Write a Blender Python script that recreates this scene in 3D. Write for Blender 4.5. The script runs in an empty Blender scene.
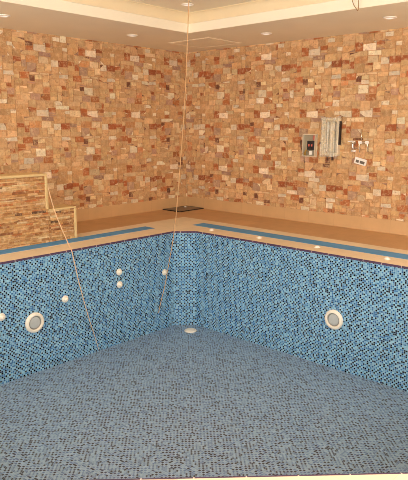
import bpy, bmesh, math, random
from mathutils import Vector, Matrix

sc = bpy.context.scene
COL = sc.collection
PI = math.pi

# ------------------------------------------------------------------ measures (metres, deck at z = 0)
RX, LY = 8.60, 8.40            # inner faces of the two stone walls
BX, BY = -1.90, -1.90          # the two window walls behind the camera
SOFFIT, CEIL = 3.085, 3.365    # lower and upper ceiling
TX0, TY0, TX1, TY1 = -0.15, -0.15, 6.85, 6.63   # ceiling tray
DEPTH = -1.548                  # pool floor
SKIRT = 0.21
EYE = 1.65

# ------------------------------------------------------------------ small helpers
def lin(r, g, b):
    def f(c):
        c /= 255.0
        return c / 12.92 if c <= 0.04045 else ((c + 0.055) / 1.055) ** 2.4
    return (f(r), f(g), f(b), 1.0)


class MB:
    """collects faces and becomes one mesh object"""
    def __init__(self):
        self.bm = bmesh.new()
        self.uv = self.bm.loops.layers.uv.new('UVMap')
        self.col = None

    def colour(self):
        self.col = self.bm.loops.layers.float_color.new('Col')

    def face(self, pts, uvs=None, c=None, smooth=False):
        vs = [self.bm.verts.new(p) for p in pts]
        f = self.bm.faces.new(vs)
        f.smooth = smooth
        if uvs:
            for l, t in zip(f.loops, uvs):
                l[self.uv].uv = t
        if c is not None and self.col is not None:
            for l in f.loops:
                l[self.col] = c
        return f

    def box(self, lo, hi, c=None):
        (x0, y0, z0), (x1, y1, z1) = lo, hi
        p = [(x0, y0, z0), (x1, y0, z0), (x1, y1, z0), (x0, y1, z0),
             (x0, y0, z1), (x1, y0, z1), (x1, y1, z1), (x0, y1, z1)]
        for q in ((0, 3, 2, 1), (4, 5, 6, 7), (0, 1, 5, 4), (1, 2, 6, 5), (2, 3, 7, 6), (3, 0, 4, 7)):
            self.face([p[i] for i in q], c=c)

    def lathe(self, prof, seg=40, centre=(0, 0), caps=True):
        """profile of (radius, height) turned about local Z"""
        cx, cy = centre
        rings = []
        for r, z in prof:
            rings.append([self.bm.verts.new((cx + r * math.cos(2 * PI * k / seg), cy + r * math.sin(2 * PI * k / seg), z))
                          for k in range(seg)])
        for a, b in zip(rings, rings[1:]):
            for k in range(seg):
                f = self.bm.faces.new((a[k], a[(k + 1) % seg], b[(k + 1) % seg], b[k]))
                f.smooth = True
        if caps:
            self.bm.faces.new(list(reversed(rings[0])))
            self.bm.faces.new(rings[-1])

    def tube(self, pts, r, seg=10):
        pts = [Vector(p) for p in pts]
        n = len(pts)
        rings = []
        prev = None
        for i, p in enumerate(pts):
            t = (pts[min(i + 1, n - 1)] - pts[max(i - 1, 0)]).normalized()
            if prev is None:
                ref = Vector((0, 0, 1)) if abs(t.z) < 0.9 else Vector((1, 0, 0))
                u = t.cross(ref).normalized()
            else:
                u = (prev - t * prev.dot(t)).normalized()
            prev = u
            w = t.cross(u)
            rr = r(i / (n - 1)) if callable(r) else r
            rings.append([self.bm.verts.new(p + (u * math.cos(2 * PI * k / seg) + w * math.sin(2 * PI * k / seg)) * rr)
                          for k in range(seg)])
        for a, b in zip(rings, rings[1:]):
            for k in range(seg):
                f = self.bm.faces.new((a[k], a[(k + 1) % seg], b[(k + 1) % seg], b[k]))
                f.smooth = True
        self.bm.faces.new(list(reversed(rings[0])))
        self.bm.faces.new(rings[-1])

    def build(self, name, mat, parent=None, bevel=0.0, recalc=True):
        if recalc:
            bmesh.ops.recalc_face_normals(self.bm, faces=self.bm.faces)
        me = bpy.data.meshes.new(name)
        self.bm.to_mesh(me)
        self.bm.free()
        me.materials.append(mat)
        o = bpy.data.objects.new(name, me)
        COL.objects.link(o)
        if parent is not None:
            o.parent = parent
        if bevel:
            bpy_weld(me)
            m = o.modifiers.new('bevel', 'BEVEL')
            m.width = bevel
            m.segments = 2
            m.limit_method = 'ANGLE'
        return o


def bpy_weld(me):
    b = bmesh.new()
    b.from_mesh(me)
    bmesh.ops.remove_doubles(b, verts=b.verts, dist=1e-5)
    bmesh.ops.recalc_face_normals(b, faces=b.faces)
    b.to_mesh(me)
    b.free()


def structure(o):
    o['kind'] = 'structure'
    return o


def frame(origin, normal, up):
    n, v = Vector(normal), Vector(up)
    u = v.cross(n)
    m = Matrix((u, v, n)).transposed().to_4x4()
    m.translation = Vector(origin)
    return m


def tag(o, label, cat, group=None):
    o['label'] = label
    o['category'] = cat
    if group:
        o['group'] = group
    return o


def thing(name, label, cat, m, group=None):
    o = bpy.data.objects.new(name, None)
    o.empty_display_size = 0.1
    COL.objects.link(o)
    o.matrix_world = m
    return tag(o, label, cat, group)


def dup(root, m, label, group=None):
    r = root.copy()
    COL.objects.link(r)
    r.matrix_world = m
    r['label'] = label
    if group:
        r['group'] = group
    for ch in list(root.children):
        c = ch.copy()
        COL.objects.link(c)
        c.parent = r
        for g in list(ch.children):
            d = g.copy()
            COL.objects.link(d)
            d.parent = c
    return r


def smooth_path(pts, n=12):
    """Catmull-Rom through the points"""
    pts = [Vector(p) for p in pts]
    out = []
    for i in range(len(pts) - 1):
        p0, p1, p2, p3 = pts[max(i - 1, 0)], pts[i], pts[i + 1], pts[min(i + 2, len(pts) - 1)]
        for k in range(n):
            t = k / n
            out.append(0.5 * ((2 * p1) + (p2 - p0) * t + (2 * p0 - 5 * p1 + 4 * p2 - p3) * t * t
                              + (3 * p1 - p0 - 3 * p2 + p3) * t ** 3))
    out.append(pts[-1])
    return out


# ------------------------------------------------------------------ materials
class NT:
    def __init__(self, name):
        self.m = bpy.data.materials.new(name)
        self.m.use_nodes = True
        self.t = self.m.node_tree
        self.b = self.t.nodes['Principled BSDF']

    def n(self, typ, **kw):
        x = self.t.nodes.new(typ)
        for k, v in kw.items():
            setattr(x, k, v)
        return x

    def l(self, a, b):
        self.t.links.new(a, b)

    def math(self, op, a, b=None):
        x = self.n('ShaderNodeMath', operation=op)
        for i, v in enumerate((a, b)):
            if v is None:
                continue
            if isinstance(v, (int, float)):
                x.inputs[i].default_value = v
            else:
                self.l(v, x.inputs[i])
        return x.outputs[0]

    def mix(self, fac, a, b, mode='MIX'):
        x = self.n('ShaderNodeMix', data_type='RGBA', blend_type=mode)
        for s, v in ((x.inputs[0], fac), (x.inputs[6], a), (x.inputs[7], b)):
            if isinstance(v, (int, float)):
                s.default_value = v
            elif isinstance(v, tuple):
                s.default_value = v
            else:
                self.l(v, s)
        return x.outputs[2]

    def ramp(self, fac, stops, interp='LINEAR'):
        x = self.n('ShaderNodeValToRGB')
        r = x.color_ramp
        r.interpolation = interp
        while len(r.elements) < len(stops):
            r.elements.new(0.5)
        for e, (p, c) in zip(r.elements, stops):
            e.position = p
            e.color = c
        self.l(fac, x.inputs[0])
        return x.outputs[0]

    def noise(self, scale, detail=3, rough=0.55, vec=None):
        x = self.n('ShaderNodeTexNoise')
        x.inputs['Scale'].default_value = scale
        x.inputs['Detail'].default_value = detail
        x.inputs['Roughness'].default_value = rough
        if vec is None:
            vec = self.n('ShaderNodeTexCoord').outputs['Object']
        self.l(vec, x.inputs['Vector'])
        return x.outputs['Fac']

    def bump(self, h, strength=0.3, dist=0.005):
        x = self.n('ShaderNodeBump')
        x.inputs['Strength'].default_value = strength
        x.inputs['Distance'].default_value = dist
        self.l(h, x.inputs['Height'])
        self.l(x.outputs[0], self.b.inputs['Normal'])


def grey(v):
    return (v, v, v, 1.0)


def plain(name, c, rough=0.5, var=0.08, scale=6.0, metal=0.0, spec=0.5, bump=0.0):
    k = NT(name)
    f = k.noise(scale, 4)
    k.l(k.mix(1.0, c, k.ramp(f, [(0.25, grey(1 - var)), (0.75, grey(1 + var))]), 'MULTIPLY'), k.b.inputs['Base Color'])
    k.b.inputs['Roughness'].default_value = rough
    k.b.inputs['Metallic'].default_value = metal
    k.b.inputs['Specular IOR Level'].default_value = spec
    if bump:
        k.bump(f, bump, 0.003)
    return k.m


def mosaic(name, lights, mids, darks, grout, dark_share, mid_share, rough, pitch=0.026, sheet=12, seed=0.0, spec=0.5):
    """little square glass tiles on repeating mesh sheets"""
    k = NT(name)
    uv = k.n('ShaderNodeUVMap', uv_map='UVMap').outputs[0]
    s = k.n('ShaderNodeSeparateXYZ')
    k.l(uv, s.inputs[0])
    u = k.math('DIVIDE', s.outputs[0], pitch)
    v = k.math('DIVIDE', s.outputs[1], pitch)
    iu, iv = k.math('FLOOR', u), k.math('FLOOR', v)
    fu, fv = k.math('FRACT', u), k.math('FRACT', v)
    su, sv = k.math('FLOORED_MODULO', iu, sheet), k.math('FLOORED_MODULO', iv, sheet)
    cell = k.n('ShaderNodeCombineXYZ')
    k.l(su, cell.inputs[0]); k.l(sv, cell.inputs[1]); cell.inputs[2].default_value = seed
    wn = k.n('ShaderNodeTexWhiteNoise', noise_dimensions='3D')
    k.l(cell.outputs[0], wn.inputs['Vector'])
    # every tile keeps the colour of its place in the sheet, a few have been swapped
    full = k.n('ShaderNodeCombineXYZ')
    k.l(iu, full.inputs[0]); k.l(iv, full.inputs[1]); full.inputs[2].default_value = seed + 7
    wf = k.n('ShaderNodeTexWhiteNoise', noise_dimensions='3D')
    k.l(full.outputs[0], wf.inputs['Vector'])
    swap = k.math('LESS_THAN', wf.outputs['Value'], 0.35)
    col3 = k.n('ShaderNodeSeparateColor')
    k.l(wf.outputs['Color'], col3.inputs[0])
    pick = k.math('ADD', k.math('MULTIPLY', swap, col3.outputs[1]),
                  k.math('MULTIPLY', k.math('SUBTRACT', 1.0, swap), wn.outputs['Value']))
    # the sheets are chequered: pale tiles alternate with navy or mid blue ones, the order flips from patch to patch
    blk = k.n('ShaderNodeCombineXYZ')
    k.l(k.math('FLOOR', k.math('DIVIDE', k.math('ADD', iu, k.math('MULTIPLY', iv, 0.35)), 4.0)), blk.inputs[0])
    k.l(k.math('FLOOR', k.math('DIVIDE', k.math('SUBTRACT', iv, k.math('MULTIPLY', iu, 0.35)), 4.0)), blk.inputs[1])
    blk.inputs[2].default_value = seed + 11
    wb = k.n('ShaderNodeTexWhiteNoise', noise_dimensions='3D')
    k.l(blk.outputs[0], wb.inputs['Vector'])
    odd = k.math('FLOORED_MODULO', k.math('ADD', k.math('ADD', iu, iv), k.math('GREATER_THAN', wb.outputs['Value'], 0.5)), 2.0)
    d, m = dark_share, mid_share
    c_odd = k.ramp(pick, [(0.0, darks[0]), (d * 0.75, darks[1]), (d, mids[0]), (d + m * 0.5, mids[1]), (d + m, lights[1])], 'CONSTANT')
    c_even = k.ramp(pick, [(0.0, lights[0]), (0.50, lights[1]), (0.90, mids[0])], 'CONSTANT')
    c = k.mix(k.math('GREATER_THAN', odd, 0.5), c_even, c_odd)
    tone = k.ramp(col3.outputs[2], [(0, grey(0.88)), (1, grey(1.1))])
    c = k.mix(1.0, c, tone, 'MULTIPLY')
    eu = k.math('ABSOLUTE', k.math('SUBTRACT', fu, 0.5))
    ev = k.math('ABSOLUTE', k.math('SUBTRACT', fv, 0.5))
    joint = k.math('GREATER_THAN', k.math('MAXIMUM', eu, ev), 0.44)
    c = k.mix(joint, c, grout)
    k.l(c, k.b.inputs['Base Color'])
    k.l(k.math('ADD', k.math('MULTIPLY', joint, 0.5), rough), k.b.inputs['Roughness'])
    k.b.inputs['Specular IOR Level'].default_value = spec
    return k.m


def stone(name, rough=0.75, lo=0.78, hi=1.14, spec=0.25):
    k = NT(name)
    a = k.n('ShaderNodeVertexColor', layer_name='Col').outputs[0]
    f = k.noise(14, 6, 0.65)
    g = k.noise(30, 4, 0.65)
    h = k.noise(19, 5, 0.7)
    c = k.mix(1.0, a, k.ramp(f, [(0.3, grey(lo)), (0.7, grey(hi))]), 'MULTIPLY')
    c = k.mix(k.ramp(h, [(0.50, grey(0)), (0.66, grey(0.55))]), c, lin(226, 196, 152))
    e = k.noise(11, 6, 0.75)
    c = k.mix(k.ramp(e, [(0.55, grey(0)), (0.68, grey(0.5))]), c, lin(176, 134, 104))
    c = k.mix(k.ramp(g, [(0.56, grey(0)), (0.70, grey(0.55))]), c, lin(150, 92, 58))
    k.l(c, k.b.inputs['Base Color'])
    k.b.inputs['Roughness'].default_value = rough
    k.b.inputs['Specular IOR Level'].default_value = spec
    k.bump(f, 0.5, 0.006)
    return k.m


def slab(name, c, rough, pitch, joint_col, width=0.004, var=0.10, spec=0.5):
    """square slabs with thin joints, laid out along the room"""
    k = NT(name)
    uv = k.n('ShaderNodeUVMap', uv_map='UVMap').outputs[0]
    s = k.n('ShaderNodeSeparateXYZ')
    k.l(uv, s.inputs[0])
    out = []
    ids = []
    for i in (0, 1):
        q = k.math('DIVIDE', s.outputs[i], pitch)
        ids.append(k.math('FLOOR', q))
        e = k.math('ABSOLUTE', k.math('SUBTRACT', k.math('FRACT', q), 0.5))
        out.append(k.math('GREATER_THAN', e, 0.5 - width / pitch))
    j = k.math('MAXIMUM', *out)
    cell = k.n('ShaderNodeCombineXYZ')
    k.l(ids[0], cell.inputs[0]); k.l(ids[1], cell.inputs[1])
    wn = k.n('ShaderNodeTexWhiteNoise', noise_dimensions='3D')
    k.l(cell.outputs[0], wn.inputs['Vector'])
    f = k.noise(3.5, 6, 0.6)
    b = k.mix(1.0, c, k.ramp(f, [(0.3, grey(1 - var)), (0.7, grey(1 + var))]), 'MULTIPLY')
    b = k.mix(1.0, b, k.ramp(wn.outputs['Value'], [(0, grey(0.96)), (1, grey(1.04))]), 'MULTIPLY')
    k.l(k.mix(j, b, joint_col), k.b.inputs['Base Color'])
    k.b.inputs['Roughness'].default_value = rough
    k.b.inputs['Specular IOR Level'].default_value = spec
    return k.m


M = {}
M['paint_warm'] = plain('warm_ceiling_paint', lin(240, 228, 202), 0.8, 0.03, 1.5, spec=0.2)
M['paint_white'] = plain('white_moulding_paint', lin(246, 236, 214), 0.6, 0.02, 2, spec=0.3)
M['paint_cream'] = plain('cream_moulding_paint', lin(238, 218, 180), 0.6, 0.02, 2, spec=0.3)
M['plaster'] = plain('pale_wall_plaster', lin(226, 212, 190), 0.8, 0.03, 2, spec=0.2)
M['stone'] = stone('patchwork_wall_stone')
M['ledge'] = stone('split_face_ledgestone', 0.8, 0.72, 1.18)
M['mosaic_wall'] = mosaic('blue_mosaic_wall', (lin(140, 184, 206), lin(112, 160, 192)), (lin(64, 118, 166), lin(46, 94, 144)),
                          (lin(8, 10, 28), lin(22, 30, 64)), lin(158, 190, 206), 0.58, 0.38, 0.25, pitch=0.025, sheet=13, seed=0.0)
M['mosaic_floor'] = mosaic('blue_mosaic_floor', (lin(144, 172, 197), lin(130, 160, 189)), (lin(98, 128, 168), lin(82, 112, 154)),
                           (lin(22, 26, 48), lin(46, 56, 90)), lin(164, 180, 192), 0.46, 0.42, 0.32, pitch=0.025, sheet=13, seed=3.0)
M['coping'] = slab('cream_coping_stone', lin(232, 214, 184), 0.5, 0.25, lin(222, 200, 172), 0.002, 0.04)
M['deck'] = slab('brown_deck_tile', lin(200, 158, 112), 0.45, 0.5, lin(186, 144, 100), 0.003, 0.07)
M['skirt'] = slab('tan_skirting_tile', lin(206, 166, 118), 0.45, 0.5, lin(192, 152, 106), 0.002, 0.05)
M['blue_strip'] = slab('blue_inlay_tile', lin(84, 150, 204), 0.6, 0.25, lin(92, 154, 204), 0.002, 0.05, 0.25)
M['nosing'] = slab('mauve_edge_tile', lin(84, 62, 88), 0.4, 0.25, lin(216, 200, 190), 0.0035, 0.10, 0.3)
M['plastic'] = plain('white_pool_plastic', lin(240, 228, 210), 0.35, 0.02, 20)
M['lens'] = plain('frosted_grey_lens', lin(186, 188, 186), 0.22, 0.05, 30)
M['reflector'] = plain('dull_grey_reflector', lin(150, 148, 142), 0.35, 0.04, 20, metal=0.3)
M['trim'] = plain('pale_yellow_corner_trim', lin(214, 184, 130), 0.55, 0.06, 20)
M['rope'] = plain('pale_cord', lin(226, 190, 150), 0.8, 0.08, 60)
M['rope_tan'] = plain('tan_twine', lin(204, 160, 112), 0.8, 0.08, 60)
M['wire'] = plain('brown_wire', lin(146, 108, 60), 0.5, 0.05, 40)
M['lamp_trim'] = plain('white_lamp_trim', lin(250, 244, 232), 0.4, 0.01, 20)
M['lamp_lens'] = plain('white_lamp_diffuser', lin(252, 246, 236), 0.5, 0.01, 20)
M['panel'] = plain('ceiling_panel_paint', lin(240, 228, 202), 0.8, 0.03, 1.5, spec=0.2)
M['panel_edge'] = plain('pale_panel_edging', lin(240, 222, 190), 0.5, 0.02, 8)
M['slab_dark'] = plain('dark_grey_stone_slab', lin(112, 92, 74), 0.35, 0.3, 5)
M['steel'] = plain('galvanised_steel', lin(168, 158, 136), 0.45, 0.12, 12, metal=0.35)
M['steel_pale'] = plain('pale_enclosure_metal', lin(226, 212, 186), 0.4, 0.06, 10, metal=0.1)
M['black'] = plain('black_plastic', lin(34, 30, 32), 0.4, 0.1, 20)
M['red'] = plain('red_terminal', lin(214, 110, 92), 0.45, 0.05, 20)
M['yellow_wire'] = plain('ochre_wire', lin(176, 138, 62), 0.5, 0.05, 20)
M['dark_cable'] = plain('dark_cable_sheath', lin(92, 70, 56), 0.5, 0.05, 20)
M['chrome'] = plain('polished_pipe_metal', lin(216, 206, 192), 0.2, 0.04, 10, metal=0.85)
M['white_part'] = plain('white_fitting_plastic', lin(246, 240, 230), 0.4, 0.02, 20)
M['socket_hole'] = plain('dark_socket_opening', lin(108, 98, 86), 0.7, 0.05, 20)


lens = M['lamp_lens'].node_tree.nodes['Principled BSDF']
lens.inputs['Emission Color'].default_value = (1.0, 0.93, 0.82, 1)
lens.inputs['Emission Strength'].default_value = 0.35


def sheet_material():
    k = NT('clear_plastic_film')
    tr = k.n('ShaderNodeBsdfTransparent')
    tr.inputs[0].default_value = (0.97, 0.95, 0.90, 1)
    mx = k.n('ShaderNodeMixShader')
    f = k.noise(9, 4)
    fac = k.n('ShaderNodeMapRange')
    k.l(f, fac.inputs[0])
    fac.inputs[1].default_value = 0.3; fac.inputs[2].default_value = 0.7
    fac.inputs[3].default_value = 0.15; fac.inputs[4].default_value = 0.5
    k.l(fac.outputs[0], mx.inputs[0])
    k.b.inputs['Base Color'].default_value = lin(228, 222, 204)
    k.b.inputs['Roughness'].default_value = 0.18
    k.l(tr.outputs[0], mx.inputs[1]); k.l(k.b.outputs[0], mx.inputs[2])
    k.l(mx.outputs[0], k.t.nodes['Material Output'].inputs['Surface'])
    return k.m


M['film'] = sheet_material()

# ------------------------------------------------------------------ patchwork stone walls
CW, CH, NU, NV = 0.045, 0.036, 22, 28        # the pattern repeats every 0.98 m along and up the wall
PALETTE = [(28, (208, 166, 118)), (22, (216, 176, 128)), (12, (198, 154, 108)), (10, (222, 192, 148)), (9, (234, 216, 184)),
           (12, (186, 114, 68)), (7, (170, 96, 56)), (5, (126, 82, 60)), (9, (180, 142, 116)), (7, (208, 144, 96))]


def pick_colour(rnd, palette):
    tot = sum(w for w, _ in palette)
    r = rnd.random() * tot
    for w, c in palette:
        r -= w
        if r <= 0:
            break
    j = rnd.uniform(0.95, 1.05)
    return tuple(min(255, v * j * rnd.uniform(0.985, 1.015)) for v in c)


def stone_module(seed):
    """rectangles of mixed size that interlock and join up at the edges of the module"""
    rnd = random.Random(seed)
    used = [[False] * NU for _ in range(NV)]
    out = []
    for v in range(NV):
        for u in range(NU):
            if used[v][u]:
                continue
            w0, h0 = rnd.choice(((4, 3), (3, 3), (5, 2), (4, 4), (3, 2), (5, 3), (2, 2), (7, 2), (4, 3), (3, 1), (5, 3), (3, 3)))
            w = 0
            while w < w0 and not used[v][(u + w) % NU]:
                w += 1
            h = 1
            while h < h0 and all(not used[(v + h) % NV][(u + i) % NU] for i in range(w)):
                h += 1
            for j in range(h):
                for i in range(w):
                    used[(v + j) % NV][(u + i) % NU] = True
            c = pick_colour(rnd, PALETTE)
            if (c[0] - c[2] > 74 and c[0] < 200 or sum(c) < 300) and (w * h > 12 or w < 2 or h < 2 or w > 2 * h):
                c = (206, 158, 108)
            out.append((u * CW, v * CH, w * CW, h * CH, c, [rnd.uniform(-0.002, 0.013) for _ in range(8)], rnd.uniform(0.005, 0.010)))
    return out


MODULE = stone_module(21)


def stone_wall(name, org, du, length, z0, z1, nrm, seed):
    """stones on the wall that runs from org along du, facing nrm"""
    rnd = random.Random(seed)
    mb = MB()
    mb.colour()
    org, du, nrm = Vector(org), Vector(du), Vector(nrm)
    up = Vector((0, 0, 1))
    grout = lin(204, 156, 108)

    def P(u, z, d):
        return org + du * u + up * z + nrm * d

    def slabstone(q, dep, c):
        q = [(min(max(a, 0.0), length), min(max(b, z0), z1)) for a, b in q]
        if max(a for a, _ in q) - min(a for a, _ in q) < 0.01 or max(b for _, b in q) - min(b for _, b in q) < 0.01:
            return
        f = [P(a, b, dep) for a, b in q]
        b_ = [P(a, b, 0) for a, b in q]
        mb.face(f, c=c)
        for i in range(len(q)):
            n = (i + 1) % len(q)
            mb.face([b_[i], b_[n], f[n], f[i]], c=c)
    mb.face([P(0, z0 - SKIRT, 0), P(length, z0 - SKIRT, 0), P(length, z1 + 0.3, 0), P(0, z1 + 0.3, 0)], c=grout)
    MU, MV = NU * CW, NV * CH
    z = z1 - MV * 0.6
    first = -rnd.uniform(0, MU)
    while z > z0 - MV:
        u0 = first
        while u0 < length:
            for (x, y, w, h, c, j, dep) in MODULE:
                if rnd.random() < 0.22:
                    c = pick_colour(rnd, PALETTE[:5] if w * h > 0.012 else PALETTE)
                a0, a1, b0, b1 = u0 + x, u0 + x + w, z + y, z + y + h
                if a1 < 0 or a0 > length or b1 < z0 or b0 > z1:
                    continue
                k = rnd.uniform(0.94, 1.06)
                cc = lin(*[min(255, t * k) for t in c])
                q = [(a0 + j[0], b0 + j[1]), (a1 - j[2], b0 + j[3]), (a1 - j[4], b1 - j[5]), (a0 + j[6], b1 - j[7])]
                if w * h > 0.009 and rnd.random() < 0.36:
                    i, s0, s1 = rnd.randrange(4), rnd.uniform(0.15, 0.6), rnd.uniform(0.2, 0.65)
                    c2 = pick_colour(rnd, [(2, (122, 78, 60)), (4, (160, 122, 98)), (3, (236, 214, 182)), (4, (192, 150, 108)), (2, (176, 104, 68))])
                    p, pl_, pr_ = Vector(q[i]), Vector(q[i - 1]), Vector(q[(i + 1) % 4])
                    A, B = p.lerp(pl_, s0), p.lerp(pr_, s1)
                    slabstone([tuple(A), tuple(p), tuple(B)], dep * 0.8, lin(*c2))
                    g = 0.04
                    q = q[:i] + [tuple(A.lerp(pl_, g)), tuple(B.lerp(pr_, g))] + q[i + 1:]
                slabstone(q, dep, cc)
            u0 += MU
        z -= MV
    return structure(mb.build(name, M['stone']))


stone_wall('wall_left', (BX, LY, 0), (1, 0, 0), RX - BX, SKIRT, SOFFIT, (0, -1, 0), 4)
stone_wall('wall_right', (RX, LY, 0), (0, -1, 0), LY - BY, SKIRT, SOFFIT, (-1, 0, 0), 9)

# the window walls behind the camera: plain plaster round large openings
def window_wall(name, fixed, axis, lo, hi, w0, w1, s, h):
    mb = MB()
    t0, t1 = fixed - 0.2, fixed

    def bx(a0, a1, z0, z1):
        if axis == 'y':
            mb.box((t0, a0, z0), (t1, a1, z1))
        else:
            mb.box((a0, t0, z0), (a1, t1, z1))
    bx(lo, w0, 0, 3.4); bx(w1, hi, 0, 3.4); bx(w0, w1, 0, s); bx(w0, w1, h, 3.4)
    return structure(mb.build(name, M['plaster']))


WY = (-1.2, 7.2, 0.40, 2.85)
WX = (1.4, 6.8, 0.50, 2.60)
window_wall('wall_back', BX, 'y', BY - 0.2, LY, *WY)
window_wall('wall_front', BY, 'x', BX, RX + 0.0, *WX)


def window(name, fixed, axis, a0, a1, z0, z1, n):
    mb = MB()
    y0, y1 = fixed - 0.13, fixed - 0.07
    w = 0.06
    bars = [(a0, a0 + w, z0, z1), (a1 - w, a1, z0, z1), (a0, a1, z0, z0 + w), (a0, a1, z1 - w, z1)]
    for i in range(1, n):
        c = a0 + (a1 - a0) * i / n
        bars.append((c - w / 2, c + w / 2, z0, z1))
    for (p, q, r, s) in bars:
        if axis == 'y':
            mb.box((y0, p, r), (y1, q, s))
        else:
            mb.box((p, y0, r), (q, y1, s))
    return structure(mb.build(name, M['paint_white']))


window('window_1', BX, 'y', *WY, 5)
window('window_2', BY, 'x', *WX, 3)

# skirting
def skirting(name, a, b, n, ulen):
    mb = MB()
    a, b, n = Vector(a), Vector(b), Vector(n)
    t = 0.016
    up = Vector((0, 0, SKIRT))
    L = ulen
    p = [a + n * t, b + n * t, b + n * t + up, a + n * t + up]
    mb.face(p, uvs=[(0, 0.02), (L, 0.02), (L, 0.02 + SKIRT), (0, 0.02 + SKIRT)])
    mb.face([a + n * t + up, b + n * t + up, b + up, a + up], uvs=[(0, .1), (L, .1), (L, .12), (0, .12)])
    return structure(mb.build(name, M['skirt']))


skirting('baseboard_left', (BX, LY, 0), (RX, LY, 0), (0, -1, 0), RX - BX)
skirting('baseboard_right', (RX, LY, 0), (RX, BY, 0), (-1, 0, 0), LY - BY)

# ------------------------------------------------------------------ pool and deck
POOL = [(2.94, 0.55), (6.56, 0.55), (6.56, 6.19), (6.30, 6.45), (0.55, 6.45), (0.55, 2.94)]
COPE = [(2.56, -0.37), (7.475, -0.37), (7.475, 7.355), (7.465, 7.365), (-0.37, 7.365), (-0.37, 2.56)]
ROOM = [(2.56, BY), (RX, BY), (RX, LY), (RX - 0.01, LY), (BX, LY), (BX, 2.56)]


def ring(mb, a, b, za, zb):
    n = len(a)
    for i in range(n):
        j = (i + 1) % n
        p = [(*a[i], za), (*b[i], zb), (*b[j], zb), (*a[j], za)]
        mb.face(p, uvs=[q[:2] for q in p])


mb = MB()
ring(mb, COPE, ROOM, 0.0, 0.0)
p = [(BX, 2.56, 0), (BX, BY, 0), (2.56, BY, 0)]
mb.face(p, uvs=[q[:2] for q in p])
structure(mb.build('floor', M['deck']))

mb = MB()
ring(mb, POOL, COPE, 0.012, 0.012)
ring(mb, COPE, COPE, 0.012, -0.02)
ring(mb, POOL, POOL, -0.010, 0.012)
structure(mb.build('trim_1', M['coping']))

# flat blue bands let into the coping
mb = MB()
p = [(-0.0, 6.86), (6.29, 6.86), (6.29, 7.10), (-0.0, 7.10)]
for z in (0.010, 0.015):
    mb.face([(*q, z) for q in p], uvs=p)
for i in range(4):
    j = (i + 1) % 4
    mb.face([(*p[i], 0.010), (*p[j], 0.010), (*p[j], 0.015), (*p[i], 0.015)], uvs=[p[i], p[j], p[j], p[i]])
structure(mb.build('trim_2', M['blue_strip']))
mb = MB()
p = [(6.94, 0.1), (7.215, 0.1), (7.215, 6.64), (6.94, 6.64)]
for z in (0.010, 0.015):
    mb.face([(*q, z) for q in p], uvs=p)
for i in range(4):
    j = (i + 1) % 4
    mb.face([(*p[i], 0.010), (*p[j], 0.010), (*p[j], 0.015), (*p[i], 0.015)], uvs=[p[i], p[j], p[j], p[i]])
structure(mb.build('trim_3', M['blue_strip']))

# mauve edge tiles all round the pool
def inset(poly, d):
    n = len(poly)
    out = []
    for i in range(n):
        p0, p1, p2 = Vector(poly[i - 1]), Vector(poly[i]), Vector(poly[(i + 1) % n])
        e0, e1 = (p1 - p0).normalized(), (p2 - p1).normalized()
        n0, n1 = Vector((-e0.y, e0.x)), Vector((-e1.y, e1.x))
        b = (n0 + n1).normalized()
        out.append(tuple(p1 + b * (d / b.dot(n0))))
    return out


IN, OUT = inset(POOL, 0.007), inset(POOL, -0.006)
IN2 = inset(POOL, 0.003)
mb = MB()
for i in range(6):
    j = (i + 1) % 6
    L = (Vector(POOL[j]) - Vector(POOL[i])).length
    prof = [(POOL, -0.012), (IN, -0.012), (IN, 0.008), (IN2, 0.013), (OUT, 0.013), (OUT, 0.010)]
    for k in range(len(prof) - 1):
        (pa, za), (pb, zb) = prof[k], prof[k + 1]
        mb.face([(*pa[i], za), (*pa[j], za), (*pb[j], zb), (*pb[i], zb)],
                uvs=[(0, .05 + .03 * k), (L, .05 + .03 * k), (L, .08 + .03 * k), (0, .08 + .03 * k)])
structure(mb.build('trim_4', M['nosing']))

mb = MB()
mb.face([(*q, DEPTH) for q in POOL], uvs=POOL)
structure(mb.build('pool_floor', M['mosaic_floor']))
names = ['pool_wall_front', 'pool_wall_right', 'pool_wall_corner', 'pool_wall_left', 'pool_wall_back', 'pool_wall_near']
for i, nm in enumerate(names):
    j = (i + 1) % 6
    a, b = POOL[i], POOL[j]
    L = (Vector(b) - Vector(a)).length
    mb = MB()
    mb.face([(*a, DEPTH), (*b, DEPTH), (*b, -0.010), (*a, -0.010)], uvs=[(0, 0), (L, 0), (L, -DEPTH - .01), (0, -DEPTH - .01)])
    structure(mb.build(nm, M['mosaic_wall']))

# ------------------------------------------------------------------ ceiling with a raised tray
mb = MB()
T = [(TX0, TY0), (TX1, TY0), (TX1, TY1), (TX0, TY1)]
R4 = [(BX - .2, BY - .2), (RX, BY - .2), (RX, LY), (BX - .2, LY)]
ring(mb, T, R4, SOFFIT, SOFFIT)
structure(mb.build('ceiling', M['paint_warm']))
mb = MB()
T2 = inset(T, 0.10)
mb.face([(*q, CEIL) for q in inset(T, -0.1)])
structure(mb.build('ceiling_tray', M['paint_warm']))
mb = MB()
Tb, Tc = inset(T, 0.012), inset(T, 0.022)
z1 = SOFFIT + 0.135
ring(mb, T, T, SOFFIT, z1 - 0.004)
ring(mb, T, Tb, z1 - 0.004, z1)
structure(mb.build('trim_5', M['paint_white']))
mb = MB()
prof = [(Tb, z1), (inset(T, 0.02), z1 + 0.02)]
for s in range(1, 9):
    a = s / 8 * PI / 2
    prof.append((inset(T, 0.02 + 0.075 * (1 - math.cos(a))), z1 + 0.02 + (CEIL - z1 - 0.03) * math.sin(a)))
prof.append((inset(T, 0.095), CEIL))
for (pa, za), (pb, zb) in zip(prof, prof[1:]):
    ring(mb, pa, pb, za, zb)
structure(mb.build('trim_6', M['paint_cream']))

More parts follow.
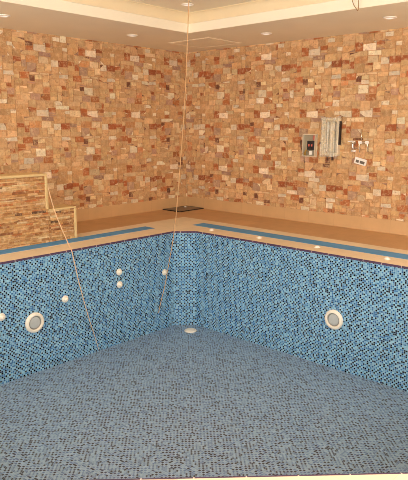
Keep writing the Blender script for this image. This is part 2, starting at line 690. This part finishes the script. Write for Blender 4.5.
# ------------------------------------------------------------------ recessed downlights
def make_downlight(label, m):
    t = thing('downlight', label, 'ceiling light', m, 'recessed ceiling lights')
    a = MB()
    a.lathe([(0.052, 0.0), (0.088, 0.0), (0.090, 0.004), (0.086, 0.010), (0.060, 0.014), (0.056, 0.006), (0.052, 0.0)], 40, caps=False)
    a.build('trim_ring', M['lamp_trim'], t)
    a = MB()
    a.lathe([(0.056, 0.001), (0.056, 0.006), (0.040, 0.010), (0.02, 0.012), (0.001, 0.0125)], 32)
    a.build('diffuser', M['lamp_lens'], t)
    return t


def down(x, y, z):
    return frame((x, y, z), (0, 0, -1), (0, 1, 0))


dl = make_downlight('round white downlight in the left soffit, at the left edge above the stepped stone wall', down(4.155, 7.44, SOFFIT))
dup(dl, down(6.40, 7.46, SOFFIT), 'round white downlight in the left soffit, the one nearer the room corner')
dup(dl, down(7.68, 5.73, SOFFIT), 'round white downlight in the right soffit, the one nearer the room corner')
dup(dl, down(7.67, 3.68, SOFFIT), 'round white downlight in the right soffit, above the right wall far from the corner')
dup(dl, down(6.30, 6.12, CEIL), 'round white downlight in the raised middle ceiling behind the hanging cord')

# access panel in the soffit corner
t = thing('ceiling_access_panel', 'flush square access panel with pale edging in the soffit at the room corner', 'access panel',
          down(7.815, 7.165, SOFFIT))
w, h = 0.435, 0.475
a = MB()
for (x0, x1, y0, y1) in ((-w, w, -h, -h + .022), (-w, w, h - .022, h), (-w, -w + .022, -h + .022, h - .022), (w - .022, w, -h + .022, h - .022)):
    a.box((x0, y0, 0), (x1, y1, 0.009))
a.build('edging', M['panel_edge'], t)
a = MB()
a.box((-w + .025, -h + .025, 0), (w - .025, h - .025, 0.005))
a.build('panel', M['panel'], t)

# ------------------------------------------------------------------ stepped stone wall on the deck at the left
FX0, FX1, FX2, FY0, FY1 = 2.30, 4.48, 4.945, 7.115, 7.42
H1, H2 = 0.98, 0.475
t = thing('stepped_stone_wall', 'low stepped wall of tan split-face stone with pale edge trims beside the pool', 'stone wall',
          Matrix.Translation((3.6, 7.27, 0.012)))
LEDGE = [(24, (200, 154, 102)), (20, (188, 138, 88)), (16, (210, 168, 118)), (12, (172, 120, 74)), (8, (146, 96, 60)),
         (6, (220, 190, 148)), (4, (104, 74, 54)), (6, (186, 114, 68))]


def ledge_block(name, x0, x1, y0, y1, z0, z1, seed, skip_right_below=0.0):
    rnd = random.Random(seed)
    mb = MB()
    mb.colour()
    o = Vector((3.6, 7.27, 0.012))
    core = lin(140, 104, 70)

    def bx(lo, hi, c):
        mb.box(tuple(Vector(lo) - o), tuple(Vector(hi) - o), c)
    s = 0.022
    bx((x0 + s, y0 + s, z0), (x1 - s, y1 - s, z1 - 0.01), core)
    z = z0
    while z < z1 - 0.012:
        hh = min(rnd.choice((0.014, 0.018, 0.022, 0.028, 0.034)), z1 - 0.008 - z)
        for side in range(4):
            a0, a1 = ((x0, x1), (y0, y1))[side % 2]
            if side == 1 and z < skip_right_below:
                continue
            u = a0 + (0.012 if side % 2 else 0)
            end = a1 - (0.012 if side % 2 else 0)
            u -= rnd.uniform(0, 0.1)
            while u < end:
                ln = rnd.uniform(0.07, 0.26)
                c = lin(*pick_colour(rnd, LEDGE))
                d = rnd.uniform(0.0, 0.018)
                p, q = max(u, a0), min(u + ln - 0.002, end)
                if q - p > 0.01:
                    if side == 0:
                        bx((p, y0 + 0.018 - d, z), (q, y0 + 0.03, z + hh - 0.002), c)
                    elif side == 2:
                        bx((p, y1 - 0.03, z), (q, y1 - 0.018 + d, z + hh - 0.002), c)
                    elif side == 1:
                        bx((x1 - 0.03, p, z), (x1 - 0.018 + d, q, z + hh - 0.002), c)
                    else:
                        bx((x0 + 0.018 - d, p, z), (x0 + 0.03, q, z + hh - 0.002), c)
                u += ln
        z += hh
    return mb.build(name, M['ledge'], t)


ledge_block('tall_section', FX0, FX1, FY0, FY1, 0.012, H1, 3, H2)
ledge_block('low_step', FX1, FX2, FY0, FY1, 0.012, H2, 5)
o3 = Vector((3.6, 7.27, 0.012))


def trim_box(name, lo, hi):
    a = MB()
    a.box(tuple(Vector(lo) - o3), tuple(Vector(hi) - o3))
    return a.build(name, M['trim'], t, bevel=0.008)


trim_box('cap_trim', (FX0, FY0 - .008, H1 - .022), (FX1 + .004, FY1, H1 + 0.014))
trim_box('cap_trim', (FX1 + .012, FY0 - .008, H2 - .016), (FX2 + .004, FY1, H2 + 0.012))
trim_box('corner_trim', (FX1 - .034, FY0 - .008, H2 + .014), (FX1 + .008, FY0 + .034, H1 - .024))
trim_box('corner_trim', (FX2 - .034, FY0 - .008, 0.012), (FX2 + .008, FY0 + .034, H2 - .018))

# ------------------------------------------------------------------ pool fittings
def on_left(x, z):
    return frame((x, 6.45, z), (0, -1, 0), (0, 0, 1))


def on_right(y, z, x=6.56):
    return frame((x, y, z), (-1, 0, 0), (0, 0, 1))


pl = thing('pool_light', 'round white pool light with grey lens on the left pool wall', 'pool light', on_left(3.775, -0.86), 'underwater pool lights')
a = MB()
a.lathe([(0.135, 0.0), (0.135, 0.010), (0.130, 0.020), (0.116, 0.028), (0.100, 0.034), (0.094, 0.030), (0.090, 0.014), (0.090, 0.004)], 56, caps=False)
a.build('flange', M['plastic'], pl)
a = MB()
a.lathe([(0.091, 0.003), (0.091, 0.012), (0.080, 0.020), (0.078, 0.012), (0.070, 0.008)], 48, caps=False)
a.build('bezel', M['reflector'], pl)
a = MB()
a.lathe([(0.088, 0.002), (0.084, 0.008), (0.062, 0.014), (0.035, 0.018), (0.001, 0.020)], 48)
a.build('lens', M['lens'], pl)
dup(pl, on_right(3.672, -0.865), 'round white pool light with grey lens on the right pool wall')


def make_inlet(label, m):
    t = thing('pool_inlet', label, 'pool fitting', m, 'white return inlets on the left pool wall')
    a = MB()
    a.lathe([(0.050, 0.0), (0.050, 0.008), (0.044, 0.018), (0.034, 0.022), (0.030, 0.018)], 32, caps=False)
    a.build('flange', M['plastic'], t)
    a = MB()
    pr = [(0.032, 0.004)]
    for k in range(7):
        q = k / 6 * 1.25
        pr.append((0.032 * math.cos(q), 0.016 + 0.034 * math.sin(q)))
    pr += [(0.007, 0.046), (0.006, 0.036)]
    a.lathe(pr, 24)
    a.build('eyeball_nozzle', M['plastic'], t)
    return t


inl = make_inlet('white round inlet left of the round light on the left pool wall', on_left(3.327, -0.674))
dup(inl, on_left(4.252, -0.649), 'white round inlet between the left pool light and the draped pale cord')
dup(inl, on_left(5.19, -0.447), 'upper of the two white inlets set one above the other on the left pool wall')
dup(inl, on_left(5.193, -0.637), 'lower of the two white inlets set one above the other on the left pool wall')
dup(inl, on_left(6.10, -0.62), 'white round inlet near the cut pool corner with the long cord hanging past it')

t = thing('main_drain', 'round cream drain cover on the pool floor near the cut corner', 'drain', Matrix.Translation((6.297, 6.066, DEPTH)))
a = MB()
a.lathe([(0.099, 0.0), (0.099, 0.004), (0.093, 0.010), (0.082, 0.012), (0.078, 0.010)], 48, caps=False)
a.build('rim', M['plastic'], t)
a = MB()
a.lathe([(0.080, 0.002), (0.080, 0.009), (0.05, 0.014), (0.001, 0.016)], 48)
a.build('cover', M['plastic'], t)

cap = thing('deck_cap', 'small white cap in the right coping, nearest the pool corner', 'deck fitting', Matrix.Translation((6.80, 6.08, 0.012)), 'white caps along the right coping')
a = MB()
a.lathe([(0.042, 0.0), (0.042, 0.005), (0.037, 0.009), (0.032, 0.010), (0.030, 0.008)], 32, caps=False)
a.build('ring', M['white_part'], cap)
a = MB()
a.lathe([(0.032, 0.001), (0.031, 0.010), (0.024, 0.018), (0.012, 0.023), (0.001, 0.024)], 32)
a.build('dome', M['white_part'], cap)
for yy, lb in ((5.12, 'small white cap in the right coping, second from the pool corner'),
               (4.12, 'small white cap in the right coping, third from the pool corner'),
               (3.10, 'small white cap in the right coping, farthest from the pool corner')):
    dup(cap, Matrix.Translation((6.80, yy, 0.012)), lb)

# dark slab in the deck corner
t = thing('floor_hatch', 'dark grey rectangular hatch cover on the brown deck in the room corner', 'hatch cover', Matrix.Translation((8.235, 8.13, 0)))
a = MB()
a.box((-.33, -.23, 0), (.33, .23, 0.016))
a.build('cover', M['slab_dark'], t, bevel=0.004)
a = MB()
for (x0, x1, y0, y1) in ((-.345, .345, -.245, -.232), (-.345, .345, .232, .245), (-.345, -.332, -.232, .232), (.332, .345, -.232, .232)):
    a.box((x0, y0, 0), (x1, y1, 0.018))
a.build('rim', M['black'], t)
a = MB()
a.lathe([(0.026, 0.014), (0.026, 0.020), (0.018, 0.030), (0.001, 0.034)], 24, centre=(.18, .12))
a.build('knob', M['white_part'], t)

# ------------------------------------------------------------------ cords
def cord(name, pts, r, mat, label, cat, n=12):
    base = Vector(pts[-1])
    a = MB()
    a.tube([Vector(q) - base for q in smooth_path(pts, n)], r, 10)
    o = a.build(name, mat)
    o.location = base
    return tag(o, label, cat)


def at(x, y, axis=None, val=0.0):
    """world point seen at a photo pixel, on the plane axis = val"""
    d = CAMR @ Vector((x - 204.0, -(y - 240.0), -FPX))
    o = Vector((0, 0, EYE))
    return o + d * ((val - o[axis]) / d[axis])


# the camera first: the two wall directions give its turn and focal length
VA, VB = Vector((744 - 204, 128 - 240)), Vector((-436 - 204, 124 - 240))
FPX = math.sqrt(-(VA.dot(VB)))
ca = Vector((VA.x, -VA.y, -FPX)).normalized()
cb = Vector((VB.x, -VB.y, -FPX)).normalized()
cb = (cb - ca * cb.dot(ca)).normalized()
CAMR = Matrix((ca, cb, ca.cross(cb)))
cam = bpy.data.cameras.new('camera')
cam.sensor_fit = 'HORIZONTAL'
cam.sensor_width = 36.0
cam.lens = FPX / 408.0 * 36.0
cam.clip_start = 0.05
co = bpy.data.objects.new('camera', cam)
COL.objects.link(co)
mm = CAMR.to_4x4()
mm.translation = Vector((0, 0, EYE))
co.matrix_world = mm
sc.camera = co

top = at(189.2, -9, 2, CEIL)
tie = Vector((6.095, 6.375, -0.60))
run = [top, at(184.8, 100, 0, top.x * 0.55 + tie.x * 0.45), at(177.2, 203, 0, top.x * 0.2 + tie.x * 0.8), at(173.6, 236, 0, top.x * 0.1 + tie.x * 0.9)]
cord('hanging_cord', run + [tie, (6.06, 6.39, -0.80), (6.00, 6.42, -1.05), (5.95, 6.432, -1.25)], 0.006, M['rope_tan'],
     'long thin tan cord hanging from the ceiling down into the pool', 'cord')
cord('draped_cord', [(4.498, 7.13, 0.82), (4.455, 6.90, 0.46), (4.40, 6.55, 0.10), (4.37, 6.422, 0.005), (4.385, 6.40, -0.13), (4.47, 6.41, -0.50),
                     (4.61, 6.425, -1.00), (4.70, 6.432, -1.28), (4.77, 6.436, -1.52)], lambda q: 0.0065 if q < 0.6 else 0.0065 - 0.009 * (q - 0.6), M['rope'],
     'pale cord from the stepped stone wall draped over the edge into the pool', 'cord', 10)
cord('wire_loop', [(6.79, 3.76, 3.36), (6.79, 3.765, 3.20), (6.80, 3.75, 3.13), (6.805, 3.72, 3.085), (6.81, 3.695, 3.055), (6.80, 3.682, 3.085),
                   (6.79, 3.68, 3.20), (6.79, 3.69, 3.36)], 0.005, M['wire'],
     'loop of thin brown wire hanging at the right ceiling moulding', 'wire')

# ------------------------------------------------------------------ fittings on the right stone wall
WALL = RX - 0.004
# open control box
t = thing('control_box', 'small open grey control box with black switch on the right wall', 'control box', on_right(5.426, 1.335, WALL))
a = MB()
W, H, D = 0.125, 0.182, 0.060
a.box((-W, -H, 0), (W, H, 0.006))
a.build('back_plate', M['steel'], t)
a = MB()
for (x0, x1, y0, y1) in ((-W, W, H - .008, H), (-W, W, -H, -H + .008), (-W, -W + .008, -H + .008, H - .008), (W - .008, W, -H + .008, H - .008)):
    a.box((x0, y0, 0.0), (x1, y1, D))
for (x0, x1, y0, y1) in ((-W - .014, W + .014, H, H + .012), (-W - .014, -W, -H, H), (W, W + .014, -H, H), (-W - .014, W + .014, -H - .012, -H)):
    a.box((x0, y0, 0.0), (x1, y1, 0.014))
a.build('housing', M['steel_pale'], t)
a = MB()
a.box((-.035, -.075, .006), (.095, .075, .05))
a.box((-.02, .04, .05), (.08, .07, .06)); a.box((-.02, -.07, .05), (.08, -.03, .058))
sw = a.build('switch_block', M['black'], t, bevel=0.003)
for xx in (-.008, .048):
    a = MB()
    a.box((xx, -.018, .05), (xx + .026, .022, .062))
    a.build('terminal', M['red'], sw, bevel=0.003)['label'] = 'red terminal'
a = MB()
a.box((0.0, -.160, .006), (.055, -.095, .035)); a.box((.010, -.150, .035), (.045, -.110, .042))
a.build('connector', M['white_part'], t, bevel=0.003)['label'] = 'white connector'
a = MB()
a.box((.06, .085, .006), (.105, .165, .02))
a.build('warning_tag', M['red'], t)['label'] = 'red tag'
for k, (x1, y1) in enumerate(((-.03, -.05), (-.02, -.065), (0.0, -.12))):
    a = MB()
    a.tube(smooth_path([(-.10 + .015 * k, -.172, .02), (-.09 + .012 * k, -.12, .04), (-.06, -.10 + .01 * k, .045), (x1, y1, .03)], 8), .006, 8)
    a.build('wire', M['yellow_wire'], t)['label'] = 'ochre wire'
a = MB()
a.tube(smooth_path([(-.205, .075, .008), (-.185, .03, .022), (-.165, -.04, .03), (-.135, -.11, .035), (-.115, -.15, .05)], 8), .007, 8)
a.build('cable', M['dark_cable'], t)['label'] = 'dark cable'
a = MB()
a.tube(smooth_path([(-.10, -.19, .03), (-.105, -.24, .016), (-.10, -.30, .010)], 8), .005, 8)
a.build('cable', M['dark_cable'], t)['label'] = 'dark cable'

# enclosure under a plastic film
t = thing('wrapped_enclosure', 'tall pale metal enclosure wrapped in clear plastic film on the right wall', 'electrical enclosure', on_right(5.012, 1.482, WALL))
W, H, D = 0.160, 0.305, 0.085
a = MB()
a.box((-W, -H, 0), (W, H, D))
body = a.build('body', M['steel_pale'], t, bevel=0.006)
a = MB()
a.box((-W + .10, -H + .05, D), (W - .03, H - .05, D + .010))
a.build('door', M['steel'], body, bevel=0.004)
for xx, ww, mt in ((-.028, .010, 'white_part'), (.055, .040, 'steel_pale'), (.118, .006, 'socket_hole')):
    a = MB()
    a.box((xx - ww, -H + .07, D + .0105), (xx + ww, H - .07, D + .016))
    a.build('cover_strip', M[mt], body)
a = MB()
a.box((W + .001, -H + .18, .004), (W + .013, H - .05, D - .01))  # added dark strip: the shade on the enclosure's side put in as colour
a.build('side_shade', M['black'], t, bevel=0.003)['label'] = 'black strip standing in for side shade'
rnd = random.Random(5)
a = MB()
NX, NY = 44, 36
g = [[None] * (NX + 1) for _ in range(NY + 1)]
for j in range(NY + 1):
    v = j / NY
    for i in range(NX + 1):
        u = i / NX
        s = 2 * u - 1
        wide = W + 0.006 + 0.03 * v ** 6
        x = s * wide - 0.012 * (1 - v)
        y = -H - 0.02 + (2 * H + 0.055) * v - 0.02 * (1 - s * s) * (1 if v > .9 else 0)
        edge = max(0, abs(s) - 0.86) / 0.14
        z = (D + 0.022) * (1 - 0.35 * edge ** 2)
        z += 0.007 * math.sin(u * 23 + 1.5 * math.sin(v * 5)) * (0.5 + v * .5) + 0.005 * math.sin(u * 41 + v * 4)
        z += 0.012 * math.exp(-((v - 0.90 + 0.05 * (1 - s * s)) / 0.03) ** 2) + rnd.uniform(-.0015, .0015)
        g[j][i] = a.bm.verts.new((x, y, z))
for j in range(NY):
    for i in range(NX):
        f = a.bm.faces.new((g[j][i], g[j][i + 1], g[j + 1][i + 1], g[j + 1][i]))
        f.smooth = True
a.build('plastic_film', M['film'], t)['label'] = 'clear crumpled plastic film'
for xx in (-.06, .03, .05):
    a = MB()
    a.tube(smooth_path([(xx, -H + .01, .05), (xx + .005, -H - .04, .04), (xx - .01, -H - .075, .012)], 6), .009, 8)
    a.build('conduit', M['dark_cable'], t)['label'] = 'dark conduit stub'

# pipe valves
t = thing('stop_valve', 'chrome stop valve with lever handle beside the wrapped enclosure', 'valve', on_right(4.60, 1.395, WALL))
a = MB()
a.lathe([(0.03, 0), (0.03, .006), (0.016, .012), (0.014, .055)], 24)
a.build('wall_flange', M['chrome'], t)
a = MB()
a.tube([(0, .02, .05), (0, -.02, .05)], .022, 16)
a.tube(smooth_path([(0, -.015, .05), (0, -.06, .05), (0.004, -.095, .045), (0.004, -.12, .02)], 6), .012, 12)
a.build('valve_body', M['chrome'], t)
a = MB()
a.box((-.045, .016, .040), (.040, .034, .062))
a.box((-.090, .012, .044), (-.045, .030, .062))
a.build('handle', M['white_part'], t, bevel=0.006)['label'] = 'white lever handle'
a = MB()
a.tube([(-.03, -.128, .02), (.04, -.132, .02)], .017, 16)
a.build('collar', M['white_part'], t)['label'] = 'white collar'

t = thing('pipe_manifold', 'chrome pipe fitting with thin riser and two taps above the white socket box', 'pipe fitting', on_right(4.43, 1.395, WALL))
a = MB()
a.tube([(-.06, .005, .03), (.075, .005, .03)], .010, 14)
a.tube([(-.035, .0, .03), (-.035, .215, .03)], .007, 12)
a.tube(smooth_path([(-.055, .0, .03), (-.062, -.06, .03), (-.06, -.15, .012)], 6), .008, 12)
a.tube(smooth_path([(.075, .0, .03), (.082, -.06, .03), (.082, -.14, .012)], 6), .008, 12)
a.build('pipework', M['chrome'], t)
for xx in (-.045, .075):
    a = MB()
    a.tube([(xx, .005, .012), (xx, .005, .062)], .024, 16)
    a.box((xx - .028, .022, .044), (xx + .028, .034, .060))
    a.build('tap', M['white_part'], t)['label'] = 'white tap head'
a = MB()
a.lathe([(0.024, 0), (0.024, .005), (0.012, .010), (0.010, .03)], 20, centre=(.012, .005))
a.build('wall_flange', M['chrome'], t)

m = on_right(4.462, 1.103, WALL) @ Matrix.Rotation(math.radians(-13), 4, 'Z')
t = thing('socket_box', 'tilted white socket box with two dark openings below the chrome pipes', 'socket', m)
a = MB()
a.box((-.098, -.046, 0), (.098, .046, .030))
a.box((-.104, -.052, .030), (.104, .052, .038))
a.build('housing', M['white_part'], t, bevel=0.004)
for (x0, x1) in ((-.075, -.022), (-.002, .080)):
    a = MB()
    a.box((x0, -.030, .0382), (x1, .012, .041))
    a.build('opening', M['socket_hole'], t)['label'] = 'dark opening'

# ------------------------------------------------------------------ daylight through the windows
w = bpy.data.worlds.new('daylight')
sc.world = w
w.use_nodes = True
bg = w.node_tree.nodes['Background']
bg.inputs[0].default_value = (1.0, 0.98, 0.93, 1)
bg.inputs[1].default_value = 4.0


def portal(name, m, sx, sy):
    l = bpy.data.lights.new(name, 'AREA')
    l.shape = 'RECTANGLE'
    l.size, l.size_y = sx, sy
    l.cycles.is_portal = True
    o = bpy.data.objects.new(name, l)
    COL.objects.link(o)
    o.matrix_world = m
    return o


def face_dir(loc, d, up):
    z = -Vector(d)
    y = Vector(up)
    x = y.cross(z)
    q = Matrix((x, y, z)).transposed().to_4x4()
    q.translation = Vector(loc)
    return q


portal('window_portal', face_dir((BX - .1, (WY[0] + WY[1]) / 2, (WY[2] + WY[3]) / 2), (1, 0, 0), (0, 0, 1)), WY[1] - WY[0], WY[3] - WY[2])
portal('window_portal', face_dir(((WX[0] + WX[1]) / 2, BY - .1, (WX[2] + WX[3]) / 2), (0, 1, 0), (0, 0, 1)), WX[1] - WX[0], WX[3] - WX[2])

# ------------------------------------------------------------------ view
sc.view_settings.view_transform = 'Standard'
sc.view_settings.look = 'None'
sc.view_settings.exposure = 0.95
sc.view_settings.gamma = 1.0
sc.view_settings.use_curve_mapping = False
sc.cycles.use_denoising = True
sc.cycles.denoising_prefilter = 'NONE'
sc.cycles.filter_width = 0.9
sc.cycles.max_bounces = 10
sc.cycles.diffuse_bounces = 6
sc.cycles.caustics_reflective = False
sc.cycles.caustics_refractive = False
sc.cycles.sample_clamp_indirect = 6.0
